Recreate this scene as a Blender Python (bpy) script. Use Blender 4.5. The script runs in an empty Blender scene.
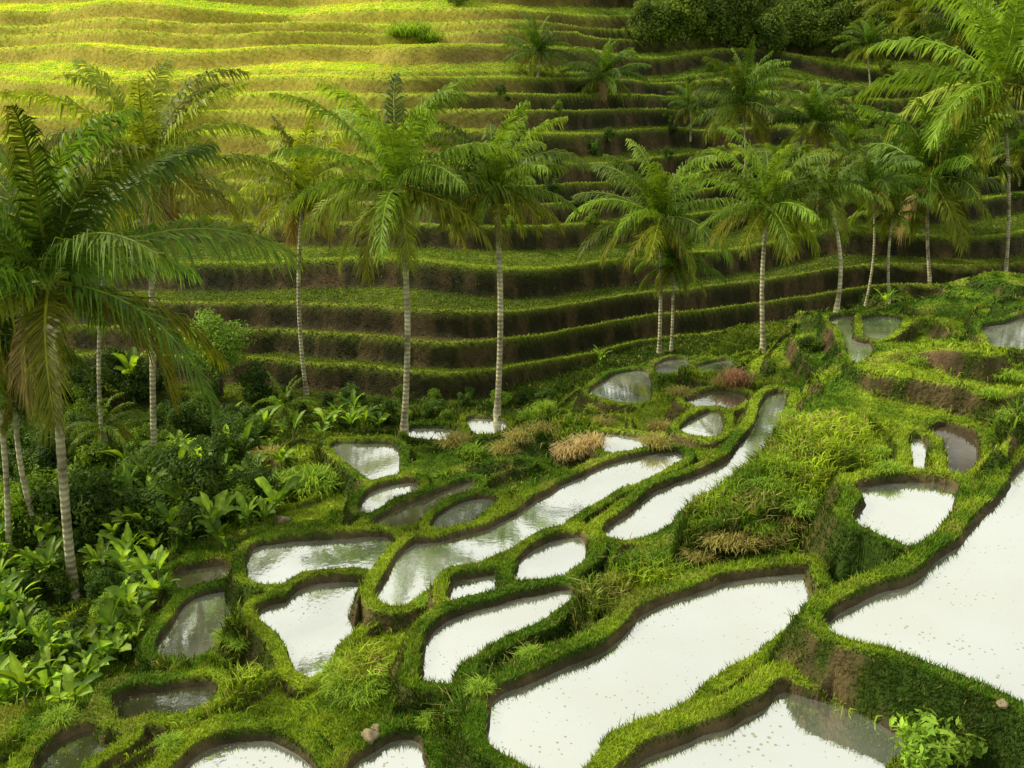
import bpy, math, random, bmesh
import numpy as np
from mathutils import Vector
random.seed(7); rng=np.random.default_rng(7)
scene=bpy.context.scene
F=910.0; P=math.radians(18); cp,sp=math.cos(P),math.sin(P)
def cdir(u,v):
    a=(u-512)/F; b=(384-v)/F
    return a, cp+b*sp, -sp+b*cp
def unproj(u,v,z):
    a,dy,dz=cdir(u,v); t=z/dz
    return (a*t,dy*t)
# ---------------- noise
def _h(xi,yi,seed):
    h=(xi*374761393+yi*668265263+seed*1442695)&0xffffffff
    h=((h^(h>>13))*1274126177)&0xffffffff
    h=h^(h>>16)
    return (h&0xffff)/65535.0
def vn(x,y,seed=0):
    x=np.asarray(x,float);y=np.asarray(y,float)
    xi=np.floor(x).astype(np.int64);yi=np.floor(y).astype(np.int64)
    fx=x-xi;fy=y-yi;fx=fx*fx*(3-2*fx);fy=fy*fy*(3-2*fy)
    a=_h(xi,yi,seed);b=_h(xi+1,yi,seed);c=_h(xi,yi+1,seed);d=_h(xi+1,yi+1,seed)
    return (a+(b-a)*fx)*(1-fy)+(c+(d-c)*fx)*fy
def fbm(x,y,seed=0,o=4):
    s=0;amp=.5;n=0
    for i in range(o):
        s=s+amp*vn(x*2**i+i*13.7,y*2**i-i*7.1,seed+i);n+=amp;amp*=.5
    return s/n*2-1
def sstep(x,a,b):
    t=np.clip((x-a)/(b-a),0,1);return t*t*(3-2*t)
# ---------------- paddies (outline laid out on their own water level)
PAD=[
 (-5.5,'w',[(835,628),(868,602),(925,577),(972,535),(1008,492),(1024,468),(1090,400),(1240,430),(1250,800),(1100,745),(1024,700),(960,674),(900,650)]),
 (-5.95,'w',[(640,770),(670,748),(722,731),(762,711),(786,693),(830,703),(880,724),(900,745),(880,775),(880,830),(610,830)]),
 (-5.98,'d',[(830,700),(868,706),(905,728),(950,742),(1030,766),(1100,800),(1100,860),(890,860),(893,800),(905,765),(890,735)]),
 (-6.2,'w',[(494,716),(500,700),(530,685),(580,665),(622,640),(652,613),(700,592),(760,578),(812,574),(836,584),(828,596),(800,615),(748,648),(700,678),(660,708),(603,733),(570,768),(530,758),(499,738)]),
 (-6.15,'d',[(835,572),(852,564),(872,568),(858,580),(842,586)]),
 (-5.6,'w',[(862,490),(905,484),(953,487),(948,508),(928,535),(905,545),(860,524),(868,505)]),
 (-7.2,'w',[(615,531),(640,510),(665,490),(690,481),(718,470),(742,452),(756,430),(764,407),(781,394),(776,420),(770,442),(753,464),(720,487),(690,502),(650,530),(625,538)]),
 (-7.5,'w',[(383,595),(396,575),(414,549),(442,543),(500,527),(545,500),(580,480),(620,464),(674,454),(660,470),(612,490),(573,512),(545,535),(500,550),(452,570),(418,590),(400,601)]),
 (-7.27,'w',[(457,594),(466,583),(500,580),(524,582),(528,590),(505,596),(480,605),(462,602)]),
 (-7.23,'w',[(524,569),(538,552),(577,541),(574,560),(552,574),(532,580)]),
 (-7.0,'w',[(437,640),(460,622),(500,610),(562,594),(556,602),(530,618),(482,640),(453,660),(437,678)]),
 (-8.1,'w',[(258,551),(282,547),(330,543),(387,540),(381,560),(366,582),(322,576),(282,582),(254,577)]),
 (-7.8,'w',[(264,613),(290,605),(311,590),(353,586),(365,600),(352,626),(324,650),(311,674),(298,652),(284,632)]),
 (-8.4,'w',[(200,600),(240,593),(240,606),(216,630),(196,652),(167,650),(181,622)]),
 (-8.7,'m',[(184,574),(222,569),(220,579),(188,585)]),
 (-7.9,'n',[(116,704),(130,696),(160,692),(203,687),(206,698),(186,712),(150,711),(126,718)]),
 (-7.3,'w',[(190,768),(215,753),(242,747),(272,752),(300,770),(300,800),(180,800)]),
 (-7.03,'w',[(360,775),(384,757),(398,748),(412,752),(408,775)]),
 (-7.93,'n',[(52,752),(82,735),(118,728),(112,742),(88,752),(60,775),(35,780)]),
 (-9.1,'w',[(334,447),(362,446),(392,449),(391,479),(376,480),(356,467)]),
 (-8.6,'w',[(380,491),(412,486),(402,500),(371,511),(366,505)]),
 (-7.9,'w',[(438,526),(458,507),(488,502),(482,511),(456,526)]),
 (-8.2,'m',[(375,528),(405,510),(440,496),(470,484),(450,500),(415,520)]),
 (-9.0,'w',[(594,394),(605,383),(620,375),(645,374),(646,401),(620,402)]),
 (-8.4,'w',[(607,437),(640,441),(643,451),(610,452)]),
 (-8.0,'w',[(688,428),(716,413),(714,437),(692,434)]),
 (-8.3,'m',[(690,402),(722,392),(745,400),(718,410)]),
 (-9.3,'w',[(657,368),(668,362),(683,361),(684,368),(664,374)]),
 (-10.3,'w',[(470,421),(500,423),(500,430),(480,434)]),
 (-10.2,'w',[(415,430),(455,433),(452,440),(418,438)]),
 (-7.34,'w',[(833,322),(848,318),(862,320),(862,336),(870,352),(856,364),(850,348),(846,334)]),
 (-7.3,'w',[(866,321),(896,320),(890,333),(872,340)]),
 (-6.2,'w',[(984,330),(1005,325),(1040,318),(1050,350),(1000,349),(990,342)]),
 (-5.7,'w',[(913,443),(921,444),(927,470),(918,481),(915,465)]),
 (-5.78,'d',[(928,440),(945,428),(975,446),(968,472),(944,480),(934,462)]),
 (-8.6,'w',[(700,368),(725,362),(728,368),(704,373)]),
]
def smooth(pts,n=5):
    m=len(pts);out=[]
    for i in range(m):
        p0,p1,p2,p3=[np.array(pts[(i+k)%m],float) for k in(-1,0,1,2)]
        for j in range(n):
            t=j/n
            out.append(.5*((2*p1)+(-p0+p2)*t+(2*p0-5*p1+4*p2-p3)*t*t+(-p0+3*p1-3*p2+p3)*t**3))
    return np.array(out)
def outn(p):
    nx=np.roll(p,-1,0)-np.roll(p,1,0)
    ar=.5*np.sum(p[:,0]*np.roll(p[:,1],-1)-np.roll(p[:,0],-1)*p[:,1])
    return np.stack([nx[:,1],-nx[:,0]],-1)/(np.linalg.norm(nx,axis=1)[:,None]+1e-9)*(1 if ar>0 else -1),ar
POLY=[];PORIG=[]
for z,k,pts in PAD:
    s=smooth(pts)
    p=np.array([unproj(u,v,z) for u,v in s])
    if z<-6.9 and k not in 'dn':
        p=p+outn(p)[0]*.07
    PORIG.append((z,p))
    n_,_a=outn(p);tocam=-p/np.linalg.norm(p,axis=1)[:,None]
    wgt=np.clip((n_*tocam).sum(1),0,1)[:,None]
    POLY.append((z,k,p+n_*wgt*.18))
def sdist(x,y,poly,mar=4.0):
    d=np.full(x.shape,99.0)
    lo=poly.min(0)-mar;hi=poly.max(0)+mar
    m=(x>lo[0])&(x<hi[0])&(y>lo[1])&(y<hi[1])
    if not m.any(): return d
    px=x[m];py=y[m];best=np.full(px.shape,1e9);ins=np.zeros(px.shape,bool)
    n=len(poly)
    for i in range(n):
        ax,ay=poly[i];bx,by=poly[(i+1)%n]
        ex,ey=bx-ax,by-ay;l=ex*ex+ey*ey+1e-12
        t=np.clip(((px-ax)*ex+(py-ay)*ey)/l,0,1)
        dd=(px-ax-t*ex)**2+(py-ay-t*ey)**2
        best=np.minimum(best,dd)
        if abs(ey)>1e-12:
            c=((ay>py)!=(by>py))&(px<ex*(py-ay)/ey+ax)
            ins^=c
    r=np.sqrt(best);r[ins]*=-1
    d[m]=r
    return d
CTRL=[(40,768,-8.2),(0,650,-9.5),(0,500,-11.5),(72,590,-10),(155,465,-11.3),(107,475,-11.3),(250,460,-10.8),(307,395,-12),(403,430,-11),
(497,415,-10.9),(230,400,-12.3),(0,420,-12.5),(100,400,-12.4),(150,768,-7.6),(350,400,-12.3),(450,405,-12.1),(560,385,-11.4),(600,350,-11.6),
(660,352,-10.9),(765,350,-10.2),(740,395,-8.2),(560,420,-9.2),(580,440,-8.6),(900,312,-6.9),(870,370,-6.2),(830,420,-6.15),(790,470,-6.2),
(740,520,-6.4),(650,560,-6.8),(600,600,-6.65),(520,640,-6.7),(470,700,-6.6),(430,740,-6.8),(960,345,-5.0),(920,375,-5.6),(1010,400,-4.7),(985,420,-4.9),
(975,465,-5.3),(1024,400,-4.6),(1024,300,-6.1),(1005,278,-7.2),(930,280,-10.3),(835,310,-9.6),(880,290,-10.3),(960,305,-7.0),(905,430,-6.0),
(320,480,-9.4),(270,500,-9.7),(230,640,-8.0),(230,690,-7.6),(330,700,-7.3),(400,640,-7.3),(360,740,-7.1),(300,520,-8.9),(430,470,-9.0),
(520,450,-8.6),(700,380,-8.6),(850,470,-5.8),(150,640,-9.0),(250,740,-7.4),(640,420,-8.5),(700,455,-7.7)]
CX=[];CY=[];CZ=[]
for u,v,z in CTRL:
    x,y=unproj(u,v,z);CX.append(x);CY.append(y);CZ.append(z)
for z,k,p in POLY:
    c=p.mean(0);CX.append(c[0]);CY.append(c[1]);CZ.append(z-.25)
for x,y,z in [(-35,60,-12.6),(-10,60,-12.4),(8,48,-12.5),(15,44,-12.3),(20,50,-12.3),(28,54,-12),(38,60,-12),(45,50,-10),(25,14,-3.5),(28,26,-4.5),(-22,12,-10.5),(-30,30,-12.5),(0,2,-6),(-8,4,-7.5),(8,2,-5),(60,100,-8),(-60,100,-12)]:
    CX.append(x);CY.append(y);CZ.append(z)
CX=np.array(CX);CY=np.array(CY);CZ=np.array(CZ)
MND=[(815,335,-7.9,.9,.8),(700,378,-8.6,1.3,.4),(575,432,-8.7,1.2,.5),(300,455,-9.7,1.1,.6),(245,640,-8,.6,.3),(745,385,-8.3,.7,.35),
 (895,330,-6.6,1.6,.5),(872,360,-6.4,1.5,.6),(850,390,-6.2,1.4,.65),(822,430,-6.2,1.2,.65),(792,466,-6.2,1.1,.6),(755,506,-6.4,.8,.45),(710,535,-6.6,.7,.35)]
MND=[(*unproj(u,v,z),r,h) for u,v,z,r,h in MND]
RDG=[(*unproj(u,v,z),r) for u,v,z,r in [(895,330,-6.6,2.0),(872,360,-6.4,1.8),(850,390,-6.2,1.7),(822,430,-6.2,1.5),(792,466,-6.2,1.3),(755,506,-6.4,.9)]]
def base(x,y):
    num=np.zeros(x.shape);den=np.zeros(x.shape)
    for a,b,c in zip(CX,CY,CZ):
        sc=.6+.02*b
        w=1/((((x-a)**2+(y-b)**2)/sc**2+.35)**1.7)
        num+=w*c;den+=w
    h=num/den
    for a,b,r,k in MND: h=h+k*np.exp(-((x-a)**2+(y-b)**2)/r**2)
    st=.55
    q=h/st+40+fbm(x*.45,y*.45,91,3)*.9
    fl=np.floor(q);f=q-fl
    t=(fl-40+sstep(f,.62,.84))*st+.02*f+.13*np.exp(-((f-.9)/.075)**2)
    t=t-(q-40-h/st)*st
    rg=np.zeros(x.shape)
    for a,b,r in RDG: rg=np.maximum(rg,np.exp(-((x-a)**2+(y-b)**2)/r**2))
    wt=.95*sstep(h,-12.0,-9.8)*(1-.85*rg)
    return h*(1-wt)+t*wt-.14*sstep(h,-10.6,-9.8)
STEP=1.0
def hill(x,y):
    off=9*sstep(x,-3,22)+3*sstep(x,20,45)-2.5*np.exp(-((x+2)/8.0)**2)+3*sstep(-x,16,34)
    up_=sstep(y,48,66)
    w=fbm(x*.045,y*.05,11,2)*(4.0+6*up_)+fbm(x*.13,y*.13,15,2)*(1.0+.9*up_)+fbm(x*.5,y*.4,18,2)*.16
    s=y-off+w
    E=-12.6+.43*(s-35.5)
    E=np.where(E>15,15+(E-15)*.06,E)
    Eq=E-.26*np.maximum(0,E+2.0)
    q=Eq/STEP+40.0+.30*np.sin(E*1.3+1)+fbm(x*.06+5,y*.05,19,2)*.7
    fl=np.floor(q);f=q-fl
    rnd=_h(fl.astype(np.int64),fl.astype(np.int64)*0,5)
    lw=.62+.2*(rnd-.5)
    up=sstep(f,lw,lw+.16)
    amp=STEP
    z=(fl-40+up)*amp+.04*f-(q-40-E/STEP)*amp
    z=z+.12*np.exp(-((f-lw-.20)/.045)**2)
    sub=(rnd>.6)&(rnd<.8)
    z=z+sub*(.16*sstep(f,.24,.29)*(1-up)+.08*np.exp(-((f-.31)/.035)**2))
    z=z+fbm(x*.8,y*.8,21,3)*.07
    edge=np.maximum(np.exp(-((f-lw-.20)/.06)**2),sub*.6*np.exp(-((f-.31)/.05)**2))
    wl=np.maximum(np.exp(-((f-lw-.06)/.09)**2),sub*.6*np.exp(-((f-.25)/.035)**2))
    return z,wl,rnd,edge
def height(x,y,full=False):
    B=base(x,y)+fbm(x*.8,y*.8,3,4)*.10+fbm(x*5,y*5,8,2)*.03
    wn=fbm(x*1.7,y*1.7,31,3)*.08
    rn=fbm(x*1.1,y*1.1,41,3)
    wall=np.full(x.shape,-99.0);cap=np.full(x.shape,99.0);dmin=np.full(x.shape,99.0)
    wdt=.27+.12*rn
    DD=[];RH=.13+.05*rn
    for z,k,p in POLY:
        d=sdist(x,y,p);near=d<50;d=np.where(near,d+wn,d);DD.append(d)
        o=(d>0)&near
        wl=z+RH-2.4*np.maximum(0,d-wdt)
        wall=np.where(o,np.maximum(wall,wl),wall)
        cap=np.where(o,np.minimum(cap,np.minimum(z-.04+2.5*d,z+.02+RH+2.3*np.maximum(0,d-wdt))),cap)
        dmin=np.where(o,np.minimum(dmin,d),dmin)
    h=np.minimum(np.maximum(B,wall),cap)
    for i in np.argsort([p[0] for p in POLY]):
        z=POLY[i][0];d=DD[i]
        o=(d>0)&(d<3)
        rim=np.minimum(z-.04+2.5*d,z+RH)-2.8*np.maximum(0,d-.29-.05*rn)
        up=o&(rim>h)
        h=np.where(up,rim,h);dmin=np.where(up,d,dmin)
        ii=d<=0
        h=np.where(ii,z-.13,h);dmin=np.where(ii,d,dmin)
    hz,f,rnd,edge=hill(x,y)
    hm=(hz>h)&(y>31)
    h2=np.where(hm,hz,h)
    return h2,hm,f,rnd,edge,dmin
# ---------------- terrain grid (finer near, coarser far)
sd_=np.linspace(-.76,.76,1060)
S=np.concatenate([-np.geomspace(2.5,.79,16),sd_,np.geomspace(.79,2.5,16)])
Yd=np.geomspace(4.5,115,1250)
Y=np.concatenate([[1.5,2.5,3.5],Yd,np.geomspace(120,1200,12)])
GY,GS=np.meshgrid(Y,S,indexing='ij')
GX=GS*GY
sh=GX.shape
H,HM,HF,HR,HE,DM=[a.reshape(sh) for a in height(GX.ravel(),GY.ravel(),True)]
R,C=sh
for z,p in PORIG:
    ps=p[:,0]/p[:,1];py=p[:,1];s0,s1=ps.min(),ps.max()
    rho=np.full(C,np.nan);ym=np.full(C,np.nan)
    n=len(p)
    for c in np.nonzero((S>=s0)&(S<=s1))[0]:
        s=S[c];best=1e9
        for i in range(n):
            a,b=ps[i],ps[(i+1)%n]
            if (a-s)*(b-s)<=0 and a!=b:
                t=(s-a)/(b-a);best=min(best,py[i]+t*(py[(i+1)%n]-py[i]))
        if best<1e8: rho[c]=z/best;ym[c]=best
    ok=np.nonzero(~np.isnan(rho))[0]
    if len(ok)==0: continue
    for c in range(max(0,ok[0]-60),min(C,ok[-1]+61)):
        if np.isnan(rho[c]):
            e=ok[0] if c<ok[0] else ok[-1]
            r_=rho[e]+1.6*abs(S[c]-S[e]);yy=ym[e]
        else: r_=rho[c];yy=ym[c]
        m=(Y<yy)&(DM[:,c]>.28)&(~HM[:,c])
        H[m,c]=np.minimum(H[m,c],Y[m]*r_-.07)
def hit(u,v):
    a,dy,dz=cdir(u,v);s=a/dy
    c=int(np.argmin(abs(S-s)));zr=Y*dz/dy
    m=np.nonzero(zr<=H[:,c])[0];m=m[m>3]
    r=m[0] if len(m) else R-14
    return s*Y[r],Y[r],H[r,c]
def pdist(x,y):
    r=int(np.argmin(abs(Y-y)));c=int(np.argmin(abs(S-x/y)));return DM[r,c]
def top_at(y,u,v):
    a,dy,dz=cdir(u,v);return a/dy*y, dz/dy*y
dYr=np.gradient(H,axis=0)/np.gradient(GY,axis=0)
dXc=np.gradient(H,axis=1)/np.gradient(GX,axis=1)
dYr=dYr-dXc*GS
SL=np.sqrt(dYr**2+dXc**2)
# ---------------- colours
def lerp(a,b,t): return a+(b-a)*t[...,None]
n1=fbm(GX*.35,GY*.35,51,4);n2=fbm(GX*1.6,GY*1.6,61,3);n3=fbm(GX*6,GY*6,71,2)
A=lambda *c:np.array(c,float)
def grasscol(x,y,z,hm,na,nb,rnd,edge,sl,wl):
    bc=lambda c:np.broadcast_to(c,x.shape+(3,))
    g=lerp(bc(A(.095,.20,.013)),bc(A(.34,.47,.03)),sstep(na+nb*.8,-.5,.6))
    g=lerp(g,bc(A(.28,.25,.07)),sstep(nb-na*.6,.25,.7)*.45)
    g=lerp(g,bc(A(.035,.070,.009)),sstep(sl,.7,1.5)*.85)  # steep bank faces darkened: shade put into the grass colour
    ym=sstep(z+1.2*na,-9,1)*sstep(-x+.30*(y-60)+5*na,-6,16)*hm  # mask by position for the sunlit upper-left hill; the glow is painted as colour
    g_sunlit=lerp(bc(A(.84,.86,.09)),bc(A(.56,.76,.05)),sstep(nb+na*.5,-.6,.3))  # golden grass tones that stand in for warm sunlight
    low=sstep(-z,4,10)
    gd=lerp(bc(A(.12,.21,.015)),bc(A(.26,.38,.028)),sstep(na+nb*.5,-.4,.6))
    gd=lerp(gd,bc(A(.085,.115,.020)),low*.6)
    gd=lerp(gd,bc(A(.15,.115,.05)),(rnd<.38)*(.25+.45*low))
    gd=lerp(gd,bc(A(.38,.52,.035)),edge*.9)
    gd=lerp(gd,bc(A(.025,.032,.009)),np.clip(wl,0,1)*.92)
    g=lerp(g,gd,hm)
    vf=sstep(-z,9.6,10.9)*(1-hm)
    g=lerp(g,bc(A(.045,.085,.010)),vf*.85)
    g_sunlit=lerp(g_sunlit,bc(A(.42,.38,.05)),np.clip(wl,0,1)*.7)
    g=lerp(g,g_sunlit,ym)
    return g,ym
hmf=HM.astype(float)
HW=HF*hmf
G,SUNLIT=grasscol(GX,GY,H,hmf,n1,n2,HR,HE,SL,HF)
soil=lerp(np.broadcast_to(A(.035,.025,.012),sh+(3,)),A(.12,.08,.04),sstep(n2+n3*.5,-.5,.7))
SOILP=[(918,388,-5.9,1.0),(955,400,-5.5,.8),(865,345,-7.4,.6),(700,378,-8.6,.9),(830,345,-7.6,.7),(945,425,-5.6,.8),(640,395,-9,.6),(400,480,-8.8,.8),(270,640,-8,.4)]
sp_=np.zeros(sh)
for u,v,z,r in SOILP:
    X_,Y_=unproj(u,v,z);sp_=np.maximum(sp_,np.exp(-((GX-X_)**2+(GY-Y_)**2)/r**2))
wallm=sstep(SL,1.0,1.8)*sstep(n1*.6+n2+.35*n3,-.35,.4)*.8
wallm=np.maximum(wallm,sstep(sp_+.25*n3+.15*n2,.35,.7)*sstep(SL,.5,1.1))
wallm=np.where(DM<.05,.8,wallm)
Gc=G*.6
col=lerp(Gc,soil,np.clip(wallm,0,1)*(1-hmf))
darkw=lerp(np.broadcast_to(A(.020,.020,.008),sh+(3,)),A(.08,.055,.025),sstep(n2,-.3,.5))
darkw=lerp(darkw,np.broadcast_to(A(.34,.28,.04),sh+(3,)),SUNLIT*.9)  # hill walls get the painted sunlight glow too
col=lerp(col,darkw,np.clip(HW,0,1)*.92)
mud=lerp(np.broadcast_to(A(.045,.036,.020),sh+(3,)),A(.08,.065,.035),sstep(n2,-.4,.6))
col=lerp(col,mud,sstep(-DM,-.05,-.01))
# ---------------- helpers
def mesh_from(name,V,faces,colr=None,smooth_=False,midx=None):
    me=bpy.data.meshes.new(name)
    V=np.asarray(V,np.float32)
    me.vertices.add(len(V));me.vertices.foreach_set('co',V.ravel())
    li=[];ls=[];st=0
    for Fa in faces:
        Fa=np.asarray(Fa,np.int32)
        if len(Fa)==0: continue
        k=Fa.shape[1];li.append(Fa.ravel());ls.append(st+np.arange(len(Fa))*k);st+=Fa.size
    li=np.concatenate(li);ls=np.concatenate(ls).astype(np.int32)
    me.loops.add(len(li));me.loops.foreach_set('vertex_index',li)
    me.polygons.add(len(ls));me.polygons.foreach_set('loop_start',ls)
    me.polygons.foreach_set('use_smooth',np.full(len(ls),smooth_,bool))
    me.update(calc_edges=True)
    if colr is not None:
        at=me.color_attributes.new('Col','FLOAT_COLOR','POINT')
        c=np.ones((len(V),4),np.float32);c[:,:3]=colr;at.data.foreach_set('color',c.ravel())
    return me
def nodes(mat):
    mat.use_nodes=True;nt=mat.node_tree;nt.nodes.clear();return nt,nt.nodes,nt.links
def leaf_mat(name,transl=.35,rough=.6,var=.25,spec=.3):
    m=bpy.data.materials.new(name);nt,N,L=nodes(m)
    out=N.new('ShaderNodeOutputMaterial');at=N.new('ShaderNodeAttribute');at.attribute_name='Col'
    oi=N.new('ShaderNodeObjectInfo');mr=N.new('ShaderNodeMapRange');mr.inputs[3].default_value=1-var;mr.inputs[4].default_value=1+var
    L.new(oi.outputs['Random'],mr.inputs[0])
    mu=N.new('ShaderNodeVectorMath');mu.operation='SCALE';L.new(at.outputs['Color'],mu.inputs[0]);L.new(mr.outputs[0],mu.inputs['Scale'])
    tc=N.new('ShaderNodeTexCoord');no=N.new('ShaderNodeTexNoise');no.inputs['Scale'].default_value=3;L.new(tc.outputs['Object'],no.inputs['Vector'])
    m2=N.new('ShaderNodeMapRange');m2.inputs[1].default_value=.3;m2.inputs[2].default_value=.7;m2.inputs[3].default_value=.8;m2.inputs[4].default_value=1.2;L.new(no.outputs[0],m2.inputs[0])
    mv=N.new('ShaderNodeVectorMath');mv.operation='SCALE';L.new(mu.outputs[0],mv.inputs[0]);L.new(m2.outputs[0],mv.inputs['Scale'])
    pb=N.new('ShaderNodeBsdfPrincipled');pb.inputs['Roughness'].default_value=rough;pb.inputs['Specular IOR Level'].default_value=spec
    tr=N.new('ShaderNodeBsdfTranslucent');mx=N.new('ShaderNodeMixShader');mx.inputs[0].default_value=transl
    ty=N.new('ShaderNodeVectorMath');ty.operation='MULTIPLY';ty.inputs[1].default_value=(1.5,1.4,.5);L.new(mv.outputs[0],ty.inputs[0])
    L.new(mv.outputs[0],pb.inputs['Base Color']);L.new(ty.outputs[0],tr.inputs['Color'])
    L.new(pb.outputs[0],mx.inputs[1]);L.new(tr.outputs[0],mx.inputs[2]);L.new(mx.outputs[0],out.inputs[0])
    return m
def link(o): scene.collection.objects.link(o);return o
def obj(name,me,mats,loc=(0,0,0),rot=(0,0,0),sc=(1,1,1),parent=None):
    o=bpy.data.objects.new(name,me);link(o)
    if me is not None and len(me.materials)==0:
        for m in mats: me.materials.append(m)
    o.location=loc;o.rotation_euler=rot;o.scale=sc
    if parent: o.parent=parent
    return o
def tag(o,label,cat,group=None):
    o['label']=label;o['category']=cat
    if group:o['group']=group
# ---------------- terrain mesh
mt=bpy.data.materials.new('terrain_ground');nt,N,L=nodes(mt)
out=N.new('ShaderNodeOutputMaterial');pb=N.new('ShaderNodeBsdfPrincipled');at=N.new('ShaderNodeAttribute');at.attribute_name='Col'
tc=N.new('ShaderNodeTexCoord');n_=N.new('ShaderNodeTexNoise');n_.inputs['Scale'].default_value=4;n_.inputs['Detail'].default_value=8;n_.inputs['Roughness'].default_value=.7
L.new(tc.outputs['Object'],n_.inputs['Vector'])
mr=N.new('ShaderNodeMapRange');mr.inputs[1].default_value=.3;mr.inputs[2].default_value=.7;mr.inputs[3].default_value=.55;mr.inputs[4].default_value=1.45;L.new(n_.outputs[0],mr.inputs[0])
vm=N.new('ShaderNodeVectorMath');vm.operation='SCALE';L.new(at.outputs['Color'],vm.inputs[0]);L.new(mr.outputs[0],vm.inputs['Scale']);L.new(vm.outputs[0],pb.inputs['Base Color'])
pb.inputs['Roughness'].default_value=.85;pb.inputs['Specular IOR Level'].default_value=.1
n2_=N.new('ShaderNodeTexNoise');n2_.inputs['Scale'].default_value=14;n2_.inputs['Detail'].default_value=6;L.new(tc.outputs['Object'],n2_.inputs['Vector'])
bp=N.new('ShaderNodeBump');bp.inputs['Strength'].default_value=.9;bp.inputs['Distance'].default_value=.06;L.new(n2_.outputs[0],bp.inputs['Height']);L.new(bp.outputs[0],pb.inputs['Normal'])
L.new(pb.outputs[0],out.inputs[0])
idx=np.arange(R*C).reshape(R,C)
Q=np.stack([idx[:-1,:-1],idx[:-1,1:],idx[1:,1:],idx[1:,:-1]],-1).reshape(-1,4)
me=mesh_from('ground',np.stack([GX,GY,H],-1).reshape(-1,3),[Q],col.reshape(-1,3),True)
g=obj('ground',me,[mt]);g['kind']='structure'
# ---------------- water
def water_mat(name,fac,muddy,dens):
    m=bpy.data.materials.new(name);nt,N,L=nodes(m)
    out=N.new('ShaderNodeOutputMaterial')
    tc=N.new('ShaderNodeTexCoord')
    gl=N.new('ShaderNodeBsdfGlossy');gl.inputs['Color'].default_value=(.93,.96,.90,1);gl.inputs['Roughness'].default_value=.04
    df=N.new('ShaderNodeBsdfDiffuse');df.inputs['Color'].default_value=muddy
    mx=N.new('ShaderNodeMixShader')
    nb=N.new('ShaderNodeTexNoise');nb.inputs['Scale'].default_value=.8;nb.inputs['Detail'].default_value=5;L.new(tc.outputs['Object'],nb.inputs['Vector'])
    mrf=N.new('ShaderNodeMapRange');mrf.inputs[1].default_value=.35;mrf.inputs[2].default_value=.65;mrf.inputs[3].default_value=fac-.14;mrf.inputs[4].default_value=min(1,fac+.06);L.new(nb.outputs[0],mrf.inputs[0])
    L.new(mrf.outputs[0],mx.inputs[0]);L.new(df.outputs[0],mx.inputs[1]);L.new(gl.outputs[0],mx.inputs[2])
    nr=N.new('ShaderNodeTexNoise');nr.inputs['Scale'].default_value=9;nr.inputs['Detail'].default_value=3;L.new(tc.outputs['Object'],nr.inputs['Vector'])
    b=N.new('ShaderNodeBump');b.inputs['Strength'].default_value=.10;b.inputs['Distance'].default_value=.01;L.new(nr.outputs[0],b.inputs['Height']);L.new(b.outputs[0],gl.inputs['Normal'])
    vo=N.new('ShaderNodeTexVoronoi');vo.inputs['Scale'].default_value=13;vo.inputs['Randomness'].default_value=1;L.new(tc.outputs['Object'],vo.inputs['Vector'])
    nn=N.new('ShaderNodeTexNoise');nn.inputs['Scale'].default_value=1.3;nn.inputs['Detail'].default_value=4;L.new(tc.outputs['Object'],nn.inputs['Vector'])
    th=N.new('ShaderNodeMapRange');th.inputs[1].default_value=.36;th.inputs[2].default_value=.72;th.inputs[3].default_value=.04;th.inputs[4].default_value=dens;L.new(nn.outputs[0],th.inputs[0])
    lt=N.new('ShaderNodeMath');lt.operation='LESS_THAN';L.new(vo.outputs['Distance'],lt.inputs[0]);L.new(th.outputs[0],lt.inputs[1])
    wd=N.new('ShaderNodeBsdfDiffuse');wd.inputs['Color'].default_value=(.20,.20,.09,1)
    lm=N.new('ShaderNodeMath');lm.operation='MULTIPLY';lm.inputs[1].default_value=.65;L.new(lt.outputs[0],lm.inputs[0])
    m3=N.new('ShaderNodeMixShader');L.new(lm.outputs[0],m3.inputs[0]);L.new(mx.outputs[0],m3.inputs[1]);L.new(wd.outputs[0],m3.inputs[2])
    L.new(m3.outputs[0],out.inputs[0]);return m
WM=water_mat('paddy_water_bright',.87,(.38,.40,.34,1),.26)
WD=water_mat('paddy_water_murky',.68,(.12,.11,.07,1),.3)
WN=water_mat('paddy_water_dark',.45,(.04,.04,.02,1),.3)
WX=water_mat('paddy_water_muddy',.22,(.06,.045,.028,1),.3)
for wi,(z,k,p) in enumerate(POLY):
    nr,ar=outn(p)
    q=p+nr*.12
    if ar<0:q=q[::-1]
    n=len(q)
    me=bpy.data.meshes.new('water');me.from_pydata([(a,b,z+wi*.0007) for a,b in q],[],[list(range(n))]);me.update()
    o=obj('water',me,[{'w':WM,'m':WD,'d':WX,'n':WN}[k]]);o['kind']='structure'
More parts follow.
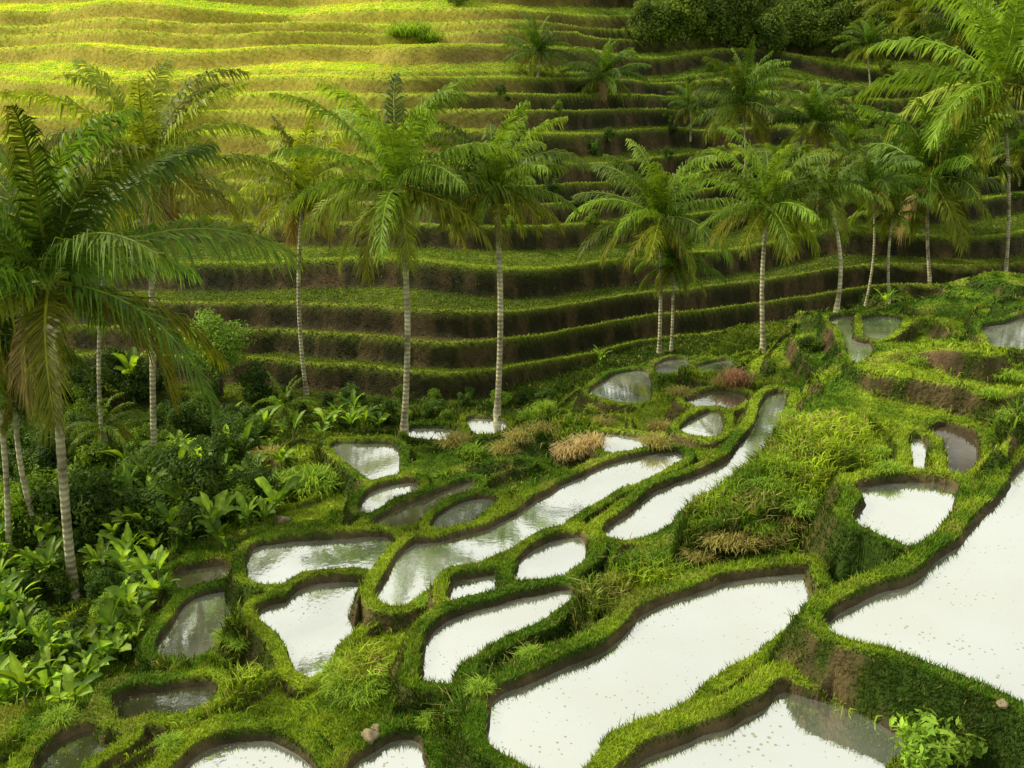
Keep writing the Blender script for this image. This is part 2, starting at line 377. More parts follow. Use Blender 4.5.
# ---------------- grass stuff
GRM=leaf_mat('grass_blades',.32,.7,0,.1)
LG=[(u,v,z,r) for u,v,z,r in [(790,470,-6.0,1.1),(740,520,-6.2,1.0),(690,540,-6.4,.7),(650,560,-6.8,.6),(600,600,-6.65,.5),(540,640,-6.7,.4),(470,700,-6.6,.4),(800,450,-6.0,1.0),
  (560,420,-9.2,1.3),(580,440,-8.6,1.1),(315,470,-9.5,1.2),(240,640,-8,.5),(230,680,-7.6,.4),(360,660,-7.4,.5),(700,380,-8.6,1.0),(1000,400,-4.9,1.1)]]
LG=[(*unproj(u,v,z),r) for u,v,z,r in LG]
def blades(n,tier):
    r=rng.integers(3,R-14,n);c=rng.integers(16,C-17,n)
    sl=SL[r,c]
    k=rng.random(n)<np.clip(np.sqrt(1+sl*sl)*.42,0,1)
    r=r[k];c=c[k];n=len(r)
    a=rng.random(n);b=rng.random(n)
    def bl(Z): return (Z[r,c]*(1-a)*(1-b)+Z[r,c+1]*(1-a)*b+Z[r+1,c]*a*(1-b)+Z[r+1,c+1]*a*b)
    x=bl(GX);y=bl(GY);z=bl(H)
    dm=np.minimum(np.minimum(DM[r,c],DM[r+1,c+1]),np.minimum(DM[r+1,c],DM[r,c+1]));sl=SL[r,c];wm=wallm[r,c];hm=HM[r,c];rd=HR[r,c];ed=HE[r,c];hw_=HF[r,c]
    dens=np.where(dm<.04,0,1.0)*(1-.92*np.where(dm>.05,wm,0)*(~hm))
    dens=np.where(hm,dens*(1-.88*np.clip(hw_,0,1)),dens)
    dens=np.where(hm&(rd<.38)&(z<-4)&(ed<.3),dens*.4,dens)
    lg=np.zeros(n)
    for X,Yy,rr in LG: lg=np.maximum(lg,np.exp(-((x-X)**2+(y-Yy)**2)/rr**2))
    if tier=='long': dens=dens*np.where(hm|(dm<.3),0,sstep(lg,.25,.7)+.10*(z<-10)+.25*((sl>.6)&(sl<1.3)))
    dens=dens*np.where(y>90,.5,1)
    k=rng.random(n)<dens
    x,y,z,hm,lg,sl,dm,rd,ed,hw_=[q[k] for q in(x,y,z,hm,lg,sl,dm,rd,ed,hw_)]
    n=len(x);na=fbm(x*.35,y*.35,51,4);nb=fbm(x*1.6,y*1.6,61,3);nc=fbm(x*.9,y*.9,81,3)
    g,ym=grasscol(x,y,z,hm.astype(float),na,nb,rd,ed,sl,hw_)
    g=g*np.where(hm,.82+.36*rng.random(n),.5+.9*rng.random(n))[:,None]
    dry=(rng.random(n)<(.06+.2*(lg*sstep(nc,-.1,.4)))*(1-ym))
    g[dry]=A(.38,.33,.10)*(.6+.6*rng.random((dry.sum(),1)))
    if tier=='short':
        ht=np.where(hm,.06+.06*rng.random(n),.03+.05*rng.random(n)+.045*np.clip(nc,0,1))
        ht=ht+np.where(z<-10,.10*rng.random(n)*(~hm),0)
        w=np.maximum(.006,.00088*y)
    else:
        ht=.12+.20*rng.random(n)*(.4+lg);w=np.maximum(.008,.0010*y)
    w=w*(.7+.6*rng.random(n))
    ht=np.maximum(ht,w*1.7)
    az=rng.random(n)*6.283;dx=np.cos(az);dy=np.sin(az)
    ln=rng.random(n)*6.283;la=(.25+.6*rng.random(n))*ht
    lx=np.cos(ln)*la;ly=np.sin(ln)*la
    z=z-.01
    if tier=='short':
        V=np.stack([np.stack([x-dx*w,y-dy*w,z],-1),np.stack([x+dx*w,y+dy*w,z],-1),np.stack([x+lx,y+ly,z+ht],-1)],1).reshape(-1,3)
        Cc=np.stack([g*.45,g*.45,g*1.3],1).reshape(-1,3)  # dark roots, bright tips: shading put into the blade colour
        Fc=[np.arange(3*n).reshape(-1,3)]
    else:
        V=np.stack([np.stack([x-dx*w,y-dy*w,z],-1),np.stack([x+dx*w,y+dy*w,z],-1),np.stack([x+dx*w*.8+lx*.35,y+dy*w*.8+ly*.35,z+ht*.75],-1),np.stack([x-dx*w*.8+lx*.35,y-dy*w*.8+ly*.35,z+ht*.75],-1),np.stack([x+lx*1.2,y+ly*1.2,z+ht*.92],-1)],1).reshape(-1,3)
        Cc=np.stack([g*.5,g*.5,g,g,g*1.3],1).reshape(-1,3)  # same painted shading from root to tip
        i=np.arange(n)*5
        Fc=[np.stack([i,i+1,i+2,i+3],-1),np.stack([i+3,i+2,i+4],-1)]
    me=mesh_from('grass',V,Fc,Cc)
    return me
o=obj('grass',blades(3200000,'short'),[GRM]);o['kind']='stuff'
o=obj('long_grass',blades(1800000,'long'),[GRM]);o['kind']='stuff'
# ---------------- palms
PM=leaf_mat('palm_frond',.35,.5,.12,.18)
TM=bpy.data.materials.new('palm_bark');nt,N,L=nodes(TM)
out=N.new('ShaderNodeOutputMaterial');pb=N.new('ShaderNodeBsdfPrincipled');tc=N.new('ShaderNodeTexCoord')
wv=N.new('ShaderNodeTexWave');wv.bands_direction='Z';wv.inputs['Scale'].default_value=2.2;wv.inputs['Distortion'].default_value=2.5;wv.inputs['Detail'].default_value=2;L.new(tc.outputs['Object'],wv.inputs['Vector'])
ns=N.new('ShaderNodeTexNoise');ns.inputs['Scale'].default_value=2.5;ns.inputs['Detail'].default_value=6;L.new(tc.outputs['Object'],ns.inputs['Vector'])
cr=N.new('ShaderNodeValToRGB');cr.color_ramp.elements[0].color=(.18,.16,.08,1);cr.color_ramp.elements[0].position=.3;cr.color_ramp.elements[1].color=(.62,.59,.36,1);cr.color_ramp.elements[1].position=.65
L.new(ns.outputs[0],cr.inputs[0])
ml=N.new('ShaderNodeMix');ml.data_type='RGBA';ml.blend_type='MULTIPLY';ml.inputs[0].default_value=.3;L.new(cr.outputs[0],ml.inputs[6]);L.new(wv.outputs['Color'],ml.inputs[7])
L.new(ml.outputs[2],pb.inputs['Base Color']);pb.inputs['Roughness'].default_value=.85
b=N.new('ShaderNodeBump');b.inputs['Strength'].default_value=.6;b.inputs['Distance'].default_value=.03;L.new(wv.outputs[0],b.inputs['Height']);L.new(b.outputs[0],pb.inputs['Normal']);L.new(pb.outputs[0],out.inputs[0])
def norm(v): return v/(np.linalg.norm(v,axis=-1,keepdims=True)+1e-9)
def crown_mesh(seed,nf=24,Lf=1.0,M=46,tone=0,wl=.045,areca=False):
    r=np.random.default_rng(seed);V=[];Cc=[];F4=[];F3=[];nv=0
    for k in range(nf):
        t=(k+.5)/nf;az=k*2.39996+r.uniform(-.3,.3)
        e0=math.radians(88-120*t**1.0+r.uniform(-8,8));dr=math.radians(r.uniform(48,95)*(1-.2*t))
        l=Lf*(.85+.20*math.sin(math.pi*min(1,.25+.6*t)))*r.uniform(.85,1.1)
        if t>.75: l*=.82
        dead=(k>=nf-3 and not areca and r.random()<.5)
        if dead: e0=math.radians(-52);dr=math.radians(35);l*=.7
        n=14;pt=[np.zeros(3)];ad=r.uniform(-.3,.3)
        for i in range(n):
            s=(i+.5)/n;e=max(e0-dr*s**1.5,-1.5);a2=az+ad*s*s
            pt.append(pt[-1]+np.array([math.cos(a2)*math.cos(e),math.sin(a2)*math.cos(e),math.sin(e)])*l/n)
        pt=np.array(pt)
        tan=norm(np.gradient(pt,axis=0))
        hz=np.array([math.sin(az),-math.cos(az),0])
        tw=r.uniform(-.9,.9)
        sd=norm(norm(np.cross(tan,[0,0,1.0]))*.3+hz*.7)
        nrm=norm(np.cross(sd,tan))
        if nrm[3,2]<0: nrm=-nrm
        sd=norm(sd+nrm*tw*np.linspace(.3,1,n+1)[:,None]);nrm=norm(np.cross(sd,tan))
        if nrm[3,2]<0: nrm=-nrm
        if tone==0: base_=A(.075,.145,.013)*r.uniform(.45,1.5)
        elif tone==1: base_=A(.24,.31,.02)*r.uniform(.3,1.3)  # yellow frond tone: sunlight on the lit palms painted into the colour
        else: base_=A(.12,.20,.016)*r.uniform(.4,1.6)
        if t>.75: base_=base_*.75+A(.09,.07,.0)
        if dead: base_=A(.26,.20,.07)
        rad=np.linspace(.035,.006,n+1)*max(.6,Lf/4)
        ring=np.stack([pt+sd*rad[:,None],pt+nrm*rad[:,None]*.8,pt-sd*rad[:,None],pt-nrm*rad[:,None]*.8],1)
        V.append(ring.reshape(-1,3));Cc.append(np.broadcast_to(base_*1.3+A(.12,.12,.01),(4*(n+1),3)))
        for i in range(n):
            for j in range(4):
                F4.append([nv+4*i+j,nv+4*i+(j+1)%4,nv+4*i+4+(j+1)%4,nv+4*i+4+j])
        nv+=4*(n+1)
        s=np.linspace(.08,.995,M)
        x=s*n;i0=np.minimum(x.astype(int),n-1);f=(x-i0)[:,None]
        p0=pt[i0]*(1-f)+pt[i0+1]*f;tt=norm(tan[i0]*(1-f)+tan[i0+1]*f);ss=norm(sd[i0]*(1-f)+sd[i0+1]*f);nn=norm(nrm[i0]*(1-f)+nrm[i0+1]*f)
        ll=Lf*.205*(np.sin(np.pi*(s*.80+.17)))**.5
        al=np.radians(30+34*s)
        for sg in(-1,1):
            lk=(ll*r.uniform(.8,1.12,M))[:,None]
            aj=(al+r.uniform(-.18,.18,M))[:,None]
            d=norm(ss*sg*np.cos(aj)+tt*np.sin(aj)+nn*r.uniform(.0,.4,M)[:,None])
            g1=r.uniform(.05,.24,M)[:,None];g2=r.uniform(.4,.95,M)[:,None]*(1.2 if dead else 1)
            dn=A(0,0,-1)
            mid=p0+d*lk*.5+dn*lk*g1;tip=p0+d*lk*.84+dn*lk*g2*1.0
            w=tt*(wl*Lf/4*r.uniform(.8,1.2,M))[:,None]*.6
            v5=np.stack([p0-w*.7,p0+w*.7,mid+w,mid-w,tip],1)
            V.append(v5.reshape(-1,3))
            cc=base_*r.uniform(.7,1.3,(M,1))
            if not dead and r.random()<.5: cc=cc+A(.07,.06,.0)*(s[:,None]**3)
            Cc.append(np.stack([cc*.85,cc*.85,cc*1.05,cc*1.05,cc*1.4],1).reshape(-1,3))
            ii=nv+np.arange(M)*5
            F4+=np.stack([ii,ii+1,ii+2,ii+3],-1).tolist();F3+=np.stack([ii+3,ii+2,ii+4],-1).tolist()
            nv+=5*M
    return mesh_from('palm_crown',np.concatenate(V),[np.array(F4),np.array(F3)],np.concatenate(Cc))
def trunk_mesh(h,lx,ly,r0,r1,seed):
    r=np.random.default_rng(seed);n=int(10+h*5);k=10;V=[]
    bx,by=r.uniform(-.22,.22,2)
    for i in range(n+1):
        t=i/n;z=h*t
        x=lx*t**1.3+bx*math.sin(math.pi*t);y=ly*t+by*math.sin(math.pi*t)
        rr=r0+(r1-r0)*t**.7+.6*r0*math.exp(-t*h/.3)+(.008 if i%2 else 0)
        for j in range(k):
            a=2*math.pi*j/k;V.append((x+rr*math.cos(a),y+rr*math.sin(a),z-(.25 if i==0 else 0)))
    Fq=[[i*k+j,i*k+(j+1)%k,(i+1)*k+(j+1)%k,(i+1)*k+j] for i in range(n) for j in range(k)]
    return mesh_from('palm_trunk',V,[Fq],None,True)
def nuts_mesh(seed):
    r=np.random.default_rng(seed)
    bm=bmesh.new()
    for i in range(14):
        a=r.uniform(0,6.28);q=r.uniform(.12,.32)
        ret=bmesh.ops.create_icosphere(bm,subdivisions=2,radius=.11)
        for v in ret['verts']:
            v.co=Vector((v.co.x+math.cos(a)*q,v.co.y+math.sin(a)*q,v.co.z*1.25-.2-.1*(i%4)))
    me=bpy.data.meshes.new('coconuts');bm.to_mesh(me);bm.free()
    for p in me.polygons:p.use_smooth=True
    return me
NM=bpy.data.materials.new('coconut_husk');nt,N,L=nodes(NM);out=N.new('ShaderNodeOutputMaterial');pb=N.new('ShaderNodeBsdfPrincipled');ns=N.new('ShaderNodeTexNoise');ns.inputs['Scale'].default_value=2
cr=N.new('ShaderNodeValToRGB');cr.color_ramp.elements[0].color=(.12,.13,.02,1);cr.color_ramp.elements[1].color=(.38,.26,.05,1);L.new(ns.outputs[0],cr.inputs[0]);L.new(cr.outputs[0],pb.inputs['Base Color']);pb.inputs['Roughness'].default_value=.5;L.new(pb.outputs[0],out.inputs[0])
CR={}
for tone in(0,1,2):
    for s in range(3): CR[(tone,s)]=crown_mesh(100+tone*10+s,nf=[29,27,31][s],Lf=4.0,tone=tone,M=58,wl=.060)
ARE=[crown_mesh(200+s,nf=14,Lf=4.0,M=34,tone=2,wl=.11,areca=True) for s in range(2)]
BIG=[crown_mesh(150+s,nf=27,Lf=4.0,M=88,tone=s and 2 or 0,wl=.05) for s in range(2)]
NU=nuts_mesh(3)
PALMS=[(74,592,50,280,168,'B0','tall coconut palm with dark feathery crown and pale curved trunk'),
(155,466,150,168,112,'T1','coconut palm with sunlit yellow-green fronds above thick undergrowth'),
(107,472,106,250,50,'T2','slender coconut palm with thin pale trunk beside undergrowth'),
(307,396,303,195,82,'T1','coconut palm with drooping yellow-green crown at foot of terraces'),
(404,431,398,186,116,'T2','tall coconut palm with full green crown and straight pale trunk'),
(497,416,495,188,86,'T2','coconut palm with straight ringed trunk and drooping crown'),
(659,354,660,218,84,'T2','short coconut palm with wide yellow-green drooping crown'),
(671,352,673,265,48,'T0','small coconut palm with thin trunk beside a larger one'),
(763,350,768,206,78,'T2','coconut palm with upright fronds above green terrace bund'),
(836,312,828,195,52,'A','slim areca palm with sparse upright leaves'),
(865,307,872,185,46,'T0','thin dark palm with small crown by the paddies'),
(889,302,893,215,36,'A','small slim areca palm'),
(929,281,930,180,88,'T0','coconut palm with dark spreading fronds'),
(1005,272,1002,82,118,'T2','tall coconut palm with pale trunk and large leaning fronds'),
(742,200,742,105,56,'T0','coconut palm growing on a terraced hillside'),
(817,215,815,122,48,'T0','dark coconut palm on grassy hillside'),
(690,140,690,106,26,'T0','small palm on terrace edge'),
(537,78,537,52,36,'T0','low bushy palm on a terrace ledge'),
(605,103,605,76,40,'T0','low bushy palm on a terrace ledge'),
(1018,190,1022,150,50,'T0','palm at edge of hillside trees'),
(914,60,912,14,44,'T1','pale green palm in front of forest'),
(10,560,-12,335,85,'T0','slender coconut palm with thin leaning trunk'),
(42,545,14,400,40,'T0','thin leaning palm over dark undergrowth'),
(104,470,102,425,38,'A','small fan of palm leaves rising from undergrowth'),
(285,425,285,405,34,'A','young palm clump at base of terraces'),
(900,225,905,162,42,'T0','dark coconut palm on hillside'),
(960,150,962,105,38,'T0','palm among hillside trees'),
(780,230,782,168,34,'T0','slim dark palm on terrace edge'),
(850,190,850,140,32,'T2','small palm with light green fronds on hillside'),
(970,120,962,30,44,'T0','tall dark palm in front of forest'),
(870,90,868,45,28,'T0','small dark palm in front of forest'),
]
pi=0
for bu,bv,cu,cv,rp,kd,lab in PALMS:
    x,y,z=hit(bu,bv)
    cx,cz=top_at(y,cu,cv);h=max(.4,cz-z)
    t=math.sqrt(x*x+y*y+z*z);Lf=rp/F*t*1.06
    e=bpy.data.objects.new('palm_tree',None);link(e);e.location=(x,y,z)
    tag(e,lab,'palm tree','palm trees growing among the rice terraces')
    r0=.07 if kd=='A' else (.08 if rp<85 else .095)
    if (rp<60 or bu==10) and kd!='A': r0=.06
    lean=cx-x
    obj('trunk',trunk_mesh(h,lean,0,r0,r0*.8,pi),[TM],parent=e)
    if kd[0]=='B': cm=BIG[int(kd[1])]
    elif kd=='A': cm=ARE[pi%2]
    else: cm=CR[(int(kd[1]),pi%3)]
    s=Lf/4.0
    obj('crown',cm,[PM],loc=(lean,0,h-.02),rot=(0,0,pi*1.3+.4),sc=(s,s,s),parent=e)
    if kd!='A' and rp>65: obj('coconut_bunch',NU,[NM],loc=(lean,0,h-.02),rot=(0,0,pi),parent=e)
    pi+=1
# ---------------- banana plants
BM=leaf_mat('banana_leaf',.40,.5,.4,.2)
def banana(seed,nl=8):
    r=np.random.default_rng(seed);V=[];Cc=[];F4=[];nv=0
    for k in range(nl):
        az=k*2.4+r.uniform(-.6,.6);e0=math.radians(r.uniform(58,88)-16*(k/nl));dr=math.radians(r.uniform(20,100));l=r.uniform(.7,1.5)
        n=9;pt=[np.array([0,0,.45+.05*k])]
        for i in range(n):
            s=(i+.5)/n;e=e0-dr*s**1.4
            pt.append(pt[-1]+np.array([math.cos(az)*math.cos(e),math.sin(az)*math.cos(e),math.sin(e)])*l/n)
        pt=np.array(pt);side=np.array([-math.sin(az),math.cos(az),0])
        tw=r.uniform(-.8,.8);side=side*math.cos(tw)+np.array([0,0,1])*math.sin(tw)
        s=np.linspace(0,1,n+1);w=.165*np.clip(np.sin(np.pi*np.clip((s-.16)/.84,0,1)),0,1)**.6+.010
        w[-1]=.01;w1=w*r.uniform(.55,1.1,n+1);w2=w*r.uniform(.55,1.1,n+1)
        up=np.array([0,0,.28])
        L_=pt+side*w1[:,None]+up*w1[:,None];R_=pt-side*w2[:,None]+up*w2[:,None]
        V.append(np.stack([L_,pt,R_],1).reshape(-1,3))
        c=lerp(A(.06,.14,.015)[None],A(.30,.45,.035),np.array([r.random()**1.3]))*np.ones((3*(n+1),1))*r.uniform(.75,1.2)
        c=c.reshape(n+1,3,3);c[:,1]=c[:,1]*1.4;c=c*r.uniform(.85,1.15,(n+1,1,1));Cc.append(c.reshape(-1,3))
        for i in range(n):
            b=nv+3*i;F4+=[[b,b+1,b+4,b+3],[b+1,b+2,b+5,b+4]]
        nv+=3*(n+1)
    return mesh_from('banana_leaves',np.concatenate(V),[np.array(F4)],np.concatenate(Cc),False)
BN=[banana(300+i,6+i%4) for i in range(12)]
SM=leaf_mat('banana_stem',0,.6,.1,.3)
stv=[];k=8
for i,(zz,rr) in enumerate([(-.3,.07),(.1,.065),(.35,.05),(.6,.035),(.85,.02)]):
    for j in range(k): stv.append((rr*math.cos(j*6.283/k),rr*math.sin(j*6.283/k),zz))
BS=mesh_from('banana_stem',stv,[[[i*k+j,i*k+(j+1)%k,(i+1)*k+(j+1)%k,(i+1)*k+j] for i in range(4) for j in range(k)]],np.tile(A(.12,.14,.04),(len(stv),1)),True)
def put_banana(u,v,s,lab='leafy banana plant with broad bright green leaves in undergrowth'):
    if 45<u<105 and 585<v<655: return
    x,y,z=hit(u,v)
    if pdist(x,y)<.3: return
    e=bpy.data.objects.new('banana_plant',None);link(e);e.location=(x,y,z-.1);e.rotation_euler=(0,0,random.uniform(0,6.28));e.scale=(s,s,s*random.uniform(.8,1.25))
    tag(e,lab,'banana plant','banana plants in the valley undergrowth')
    obj('stem',BS,[SM],parent=e);obj('foliage',random.choice(BN),[BM],parent=e)
for i in range(90): put_banana(random.uniform(130,285),random.uniform(460,560),random.uniform(.35,.75))
for i in range(110): put_banana(random.uniform(-10,165),random.uniform(545,665),random.uniform(.28,.58))
for i in range(55): put_banana(random.uniform(-10,110),random.uniform(640,712),random.uniform(.25,.48))
for i in range(35): put_banana(random.uniform(180,400),random.uniform(415,455),random.uniform(.35,.65))
for u,v,s in [(135,400,1.1),(625,368,.6),(600,366,.5),(905,312,.5),(885,312,.5),(130,480,1.0)]: put_banana(u,v,s)
# ---------------- bushes and trees
def leafball(seed,n,rx,rz,ls,c0,c1,clumps=14):
    r=np.random.default_rng(seed)
    d=norm(r.normal(size=(clumps,3)));cc=d*np.array([rx,rx,rz])*r.uniform(.35,.8,(clumps,1));cr_=r.uniform(.28,.5,clumps)*rx
    tone=r.random(clumps)
    ci=r.integers(0,clumps,n)
    q=norm(r.normal(size=(n,3)))*(r.random((n,1))**.4)
    p=cc[ci]+q*cr_[ci][:,None]*np.array([1,1,.85]);p[:,2]+=rz
    nr=norm(q+r.normal(size=(n,3))*.5+A(0,0,.5));t1=norm(np.cross(nr,r.normal(size=(n,3))));t2=np.cross(nr,t1)
    s=(ls*r.uniform(.6,1.3,n))[:,None]
    V=np.stack([p-t1*s,p+t2*s*.4,p+t1*s,p-t2*s*.4],1).reshape(-1,3)
    c=lerp(np.broadcast_to(c0,(n,3)),c1,np.clip(tone[ci]*.7+r.random(n)*.3,0,1))*r.uniform(.75,1.25,(n,1))
    i=np.arange(n)*4
    return mesh_from('leaves',V,[np.stack([i,i+1,i+2,i+3],-1)],np.repeat(c,4,0))
FM=leaf_mat('shrub_leaf',.3,.6,.3,.15)
DK=[leafball(400+i,2600,.9,.75,.07,A(.02,.05,.008),A(.11,.20,.02)) for i in range(4)]
LT=[leafball(420+i,2600,.9,.7,.07,A(.07,.15,.012),A(.25,.38,.03)) for i in range(3)]
SPR=[leafball(450+i,260,.30,.20,.045,A(.10,.22,.015),A(.30,.46,.05),7) for i in range(2)]
TRC=[leafball(440+i,5200,2.6,2.2,.17,A(.03,.065,.010),A(.20,.28,.03),26) for i in range(5)]
def tt_mesh():
    V=[];k=7
    for zz,rr,x in[(-.4,.15,0),(1,.12,.05),(2.4,.1,.12),(4,.05,.3)]:
        for j in range(k):V.append((x+rr*math.cos(j*6.283/k),rr*math.sin(j*6.283/k),zz))
    Fq=[[i*k+j,i*k+(j+1)%k,(i+1)*k+(j+1)%k,(i+1)*k+j] for i in range(3) for j in range(k)]
    for a in range(4):
        b=len(V);an=a*1.6
        for zz,rr,q in[(1.6+.3*a,.07,.1),(2.6+.3*a,.045,.8),(3.3+.3*a,.02,1.5)]:
            for j in range(4):V.append((q*math.cos(an)+rr*math.cos(j*1.57),q*math.sin(an)+rr*math.sin(j*1.57),zz))
        Fq+=[[b+i*4+j,b+i*4+(j+1)%4,b+(i+1)*4+(j+1)%4,b+(i+1)*4+j] for i in range(2) for j in range(4)]
    return mesh_from('tree_trunk',V,[Fq],None,True)
TT=tt_mesh()
BK=bpy.data.materials.new('tree_bark');nt,N,L=nodes(BK);out=N.new('ShaderNodeOutputMaterial');pb=N.new('ShaderNodeBsdfPrincipled');ns=N.new('ShaderNodeTexNoise');ns.inputs['Scale'].default_value=4
cr=N.new('ShaderNodeValToRGB');cr.color_ramp.elements[0].color=(.04,.03,.015,1);cr.color_ramp.elements[1].color=(.13,.10,.06,1);L.new(ns.outputs[0],cr.inputs[0]);L.new(cr.outputs[0],pb.inputs['Base Color']);pb.inputs['Roughness'].default_value=.9;L.new(pb.outputs[0],out.inputs[0])
def bush(u,v,s,dark=True,lab=None):
    x,y,z=hit(u,v)
    if pdist(x,y)<.25+.3*s: return
    o=obj('shrub',random.choice(DK if dark else LT),[FM],loc=(x,y,z-.15*s),rot=(0,0,random.uniform(0,6.3)),sc=(s,s,s*random.uniform(.8,1.3)))
    tag(o,lab or('dense dark green shrub in the valley undergrowth' if dark else 'leafy mid-green shrub on grassy ground'),'shrub','shrubs among the terraces')
for i in range(95): bush(random.uniform(-10,265),random.uniform(395,540),random.uniform(.4,1.0),random.random()<.75)
for i in range(50): bush(random.uniform(-10,150),random.uniform(520,670),random.uniform(.25,.45),random.random()<.8)
for i in range(34): bush(random.uniform(160,560),random.uniform(398,428),random.uniform(.25,.6),random.random()<.6)
for u,v,s in[(30,640,.4),(810,352,.5),(110,400,1.4),(150,395,1.2)]: bush(u,v,s,True,'rounded dark green shrub at foot of terraces')
for i in range(50): bush(random.uniform(500,1020),random.uniform(45,235),random.uniform(.25,.65),random.random()<.4)
for u,v,s in [(905,762,1.0),(930,764,1.1),(955,766,.9),(918,774,.9)]:
    x,y,z=hit(u,v);z=max(z,-5.9)
    o=obj('shrub',SPR[int(u)%2],[FM],loc=(x,y,z),rot=(0,0,u),sc=(s,s,s));tag(o,'small leafy light green shrub beside the paddy','shrub','shrubs among the terraces')
def tree(u,v,s,lab='dark leafy broadleaf tree on the forested hilltop',dz=-1.5,light=False):
    x,y,z=hit(u,v)
    e=bpy.data.objects.new('forest_tree',None);link(e);e.location=(x,y,z+dz*s);e.rotation_euler=(0,0,random.uniform(0,6.3));e.scale=(s,s,s*random.uniform(.85,1.3))
    tag(e,lab,'tree',None if light else 'forest trees along the hilltop')
    obj('trunk',TT,[BK],parent=e);obj('crown',LTR if light else random.choice(TRC),[FM],loc=(0,0,1.2),parent=e)
LTR=leafball(470,7000,2.6,2.0,.12,A(.06,.13,.015),A(.22,.35,.04),30)
tree(222,396,.62,'rounded light green leafy tree at foot of terraces',.2,True)
for i in range(110):
    u=random.uniform(640,1060);v=random.uniform(8,48)+ (u-640)*.04
    tree(u,v,random.uniform(.4,.95))
for i in range(8): tree(random.uniform(440,660),random.uniform(-5,8),random.uniform(.4,.6))
for i in range(14): tree(random.uniform(860,1040),random.uniform(70,180),random.uniform(.2,.42))
# ---------------- big grass tufts
def tuft(seed,n,l,c0,c1,spread=.5,lo=.5):
    r=np.random.default_rng(seed);az=r.uniform(0,6.28,n);e=r.uniform(lo,1.45,n);ll=l*r.uniform(.5,1.1,n)
    p=np.stack([r.normal(size=n)*.25*l,r.normal(size=n)*.25*l,np.full(n,-.03)],-1)
    d=np.stack([np.cos(az)*np.cos(e),np.sin(az)*np.cos(e),np.sin(e)],-1);hd=np.stack([np.cos(az),np.sin(az),0*az],-1);sd=np.stack([-np.sin(az),np.cos(az),0*az],-1)*(.010*l/.6)
    q1=p+d*ll[:,None]*.45;q2=p+d*ll[:,None]*.8+hd*ll[:,None]*.12-A(0,0,1)*ll[:,None]*.10;q3=p+d*ll[:,None]*.92+hd*ll[:,None]*.3*spread*2-A(0,0,1)*ll[:,None]*.35
    V=np.stack([p-sd,p+sd,q1-sd,q1+sd,q2-sd*.7,q2+sd*.7,q3],1).reshape(-1,3)
    c=lerp(np.broadcast_to(c0,(n,3)),c1,r.random(n));Cc=np.stack([c*.6]*2+[c]*2+[c*1.15]*2+[c*1.3],1).reshape(-1,3)
    i=np.arange(n)*7
    return mesh_from('tuft',V,[np.concatenate([np.stack([i,i+1,i+3,i+2],-1),np.stack([i+2,i+3,i+5,i+4],-1)]),np.stack([i+4,i+5,i+6],-1)],Cc)
TG=tuft(501,420,.6,A(.12,.24,.02),A(.36,.50,.05));TB=tuft(502,420,.6,A(.20,.20,.04),A(.46,.40,.13));TR=tuft(503,360,.55,A(.26,.13,.07),A(.50,.32,.20),.3,1.0);TD=tuft(504,420,.65,A(.35,.27,.11),A(.60,.50,.26),.5,.7)
TK=[(TG,'bright green arching grass tuft on a terrace bank'),(TB,'olive-brown long grass clump on a grassy bank'),(TR,'reddish brown dry grass plant on mound'),(TD,'pale straw coloured dry grass clump on bank')]
for u,v,s,k in[(312,488,1.4,0),(330,480,1.0,0),(298,482,1.0,0),(345,690,.55,0),(372,690,.6,0),(358,700,.5,0),(335,676,.5,0),(390,672,.45,0),(415,45,3.0,0),(400,42,2.4,0),(430,44,2.2,0),
 (745,548,.6,1),(720,552,.6,1),(765,540,.6,1),(700,560,.45,1),(790,525,.55,1),(735,542,.6,1),(775,532,.6,0),(800,515,.6,0),(755,530,.5,0),(735,384,1.3,2),(575,458,.9,3),(585,453,.8,3),(568,463,.8,3),(592,447,.8,3),(540,432,.8,1),(520,440,.8,1),(505,452,.8,1),(660,430,.8,1),(655,445,.7,1),(545,412,.9,0),(600,425,.7,1),(530,420,.8,0),
 (790,420,.6,0),(780,470,.6,0),(800,450,.6,0),(760,500,.6,1),(770,490,.6,0),(655,575,.3,3),(560,612,.3,0),(240,650,.4,0),(225,640,.35,0),(410,605,.35,0),(425,605,.3,0),(570,768,.2,0),(880,455,.4,0),(890,470,.4,0),
 (990,400,.5,0),(1005,380,.6,0),(1015,420,.5,0),(460,715,.3,0),(430,725,.3,0),(480,690,.3,0),(530,655,.25,0),(170,745,.3,0),(60,720,.4,0),(270,460,.9,1),(255,455,.8,1),(455,445,.9,1),(470,455,.8,0),(680,395,.7,1),(720,385,.6,1),(915,365,.5,0)]:
    x,y,z=hit(u,v)
    if pdist(x,y)<.15: continue
    me,lab=TK[k]
    o=obj('grass_tuft',me,[GRM],loc=(x,y,z),rot=(0,0,random.uniform(0,6.3)),sc=(s,s,s*.9));tag(o,lab,'grass tuft','long grass tufts on the terrace banks')
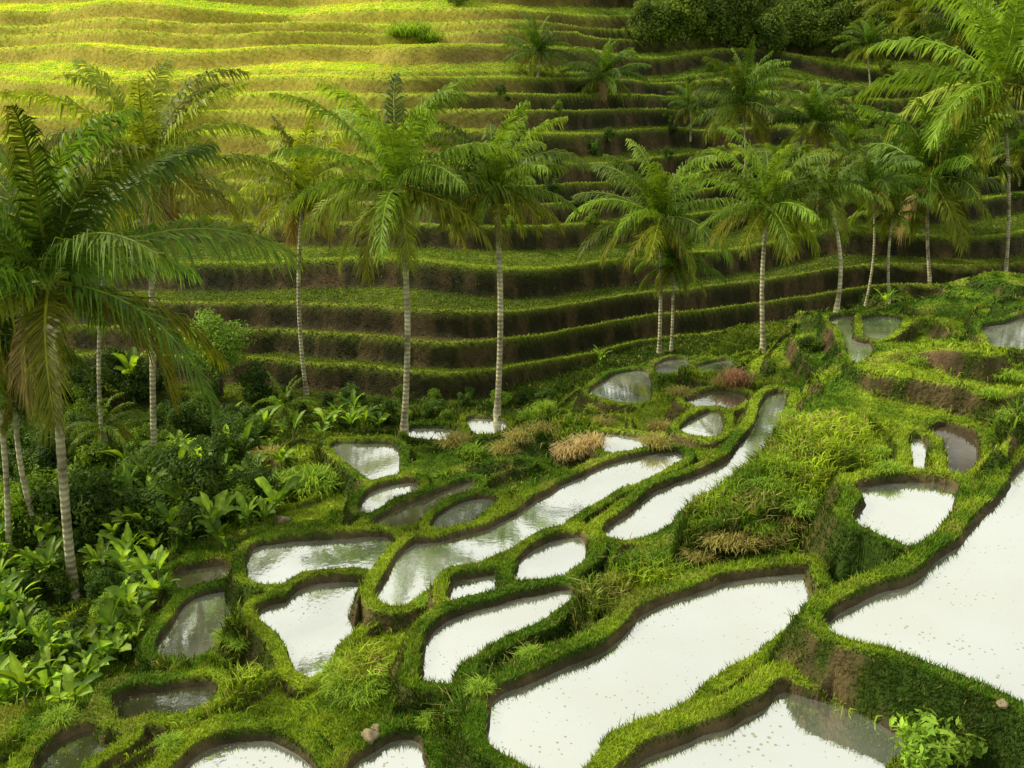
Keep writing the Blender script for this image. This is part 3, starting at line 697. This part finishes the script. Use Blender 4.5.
# ---------------- stones
RM=bpy.data.materials.new('stone');nt,N,L=nodes(RM);out=N.new('ShaderNodeOutputMaterial');pb=N.new('ShaderNodeBsdfPrincipled');ns=N.new('ShaderNodeTexNoise');ns.inputs['Scale'].default_value=9;ns.inputs['Detail'].default_value=6
cr=N.new('ShaderNodeValToRGB');cr.color_ramp.elements[0].color=(.10,.075,.04,1);cr.color_ramp.elements[1].color=(.32,.26,.15,1);L.new(ns.outputs[0],cr.inputs[0]);L.new(cr.outputs[0],pb.inputs['Base Color']);pb.inputs['Roughness'].default_value=.9;L.new(pb.outputs[0],out.inputs[0])
for u,v,s in[(370,738,.09),(376,729,.05),(283,522,.14),(180,705,.08),(1003,705,.05)]:
    bm=bmesh.new();bmesh.ops.create_icosphere(bm,subdivisions=3,radius=1)
    for w in bm.verts:
        n=w.co.copy();k=1+.25*math.sin(n.x*3+u)*math.cos(n.y*4+v)+.1*math.sin(n.z*9+n.x*7);w.co=Vector((n.x*k*1.2,n.y*k,n.z*k*.6))
    me=bpy.data.meshes.new('stone');bm.to_mesh(me);bm.free()
    for p in me.polygons:p.use_smooth=True
    x,y,z=hit(u,v);o=obj('stone',me,[RM],loc=(x,y,z+s*.2),rot=(0,0,u),sc=(s,s,s));tag(o,'brown weathered stone lying on terrace bank','stone')
# ---------------- world, sun, camera
sun_to=Vector((-.70,.14,.56)).normalized()
w=bpy.data.worlds.new('World');scene.world=w;w.use_nodes=True;nt=w.node_tree;N=nt.nodes;L=nt.links;N.clear()
out=N.new('ShaderNodeOutputWorld');bg=N.new('ShaderNodeBackground');sky=N.new('ShaderNodeTexSky');sky.sky_type='NISHITA';sky.sun_disc=False
sky.sun_elevation=math.asin(sun_to.z);sky.sun_rotation=math.atan2(sun_to.x,sun_to.y);sky.dust_density=3;sky.air_density=1
tc=N.new('ShaderNodeTexCoord');nz=N.new('ShaderNodeTexNoise');nz.inputs['Scale'].default_value=2.2;nz.inputs['Detail'].default_value=5;L.new(tc.outputs['Generated'],nz.inputs['Vector'])
mr=N.new('ShaderNodeMapRange');mr.inputs[1].default_value=.3;mr.inputs[2].default_value=.6;mr.inputs[3].default_value=.8;mr.inputs[4].default_value=1;L.new(nz.outputs[0],mr.inputs[0])
mx=N.new('ShaderNodeMix');mx.data_type='RGBA';L.new(mr.outputs[0],mx.inputs[0]);L.new(sky.outputs[0],mx.inputs[6]);mx.inputs[7].default_value=(10.2,10.1,9.2,1)
L.new(mx.outputs[2],bg.inputs[0]);bg.inputs[1].default_value=.1;L.new(bg.outputs[0],out.inputs[0])
sl=bpy.data.lights.new('sun','SUN');sl.energy=4.9;sl.angle=math.radians(4);sl.color=(1,.91,.70)
so=bpy.data.objects.new('sun',sl);link(so);so.rotation_euler=(-sun_to).to_track_quat('-Z','Y').to_euler()
cam=bpy.data.cameras.new('camera');co=bpy.data.objects.new('camera',cam);link(co);cam.sensor_width=36;cam.lens=F/1024*36;cam.clip_end=3000;cam.clip_start=.1
co.location=(0,0,0);co.rotation_euler=(math.radians(90)-P,0,0);scene.camera=co
scene.view_settings.view_transform='Standard';scene.view_settings.look='None';scene.view_settings.exposure=0
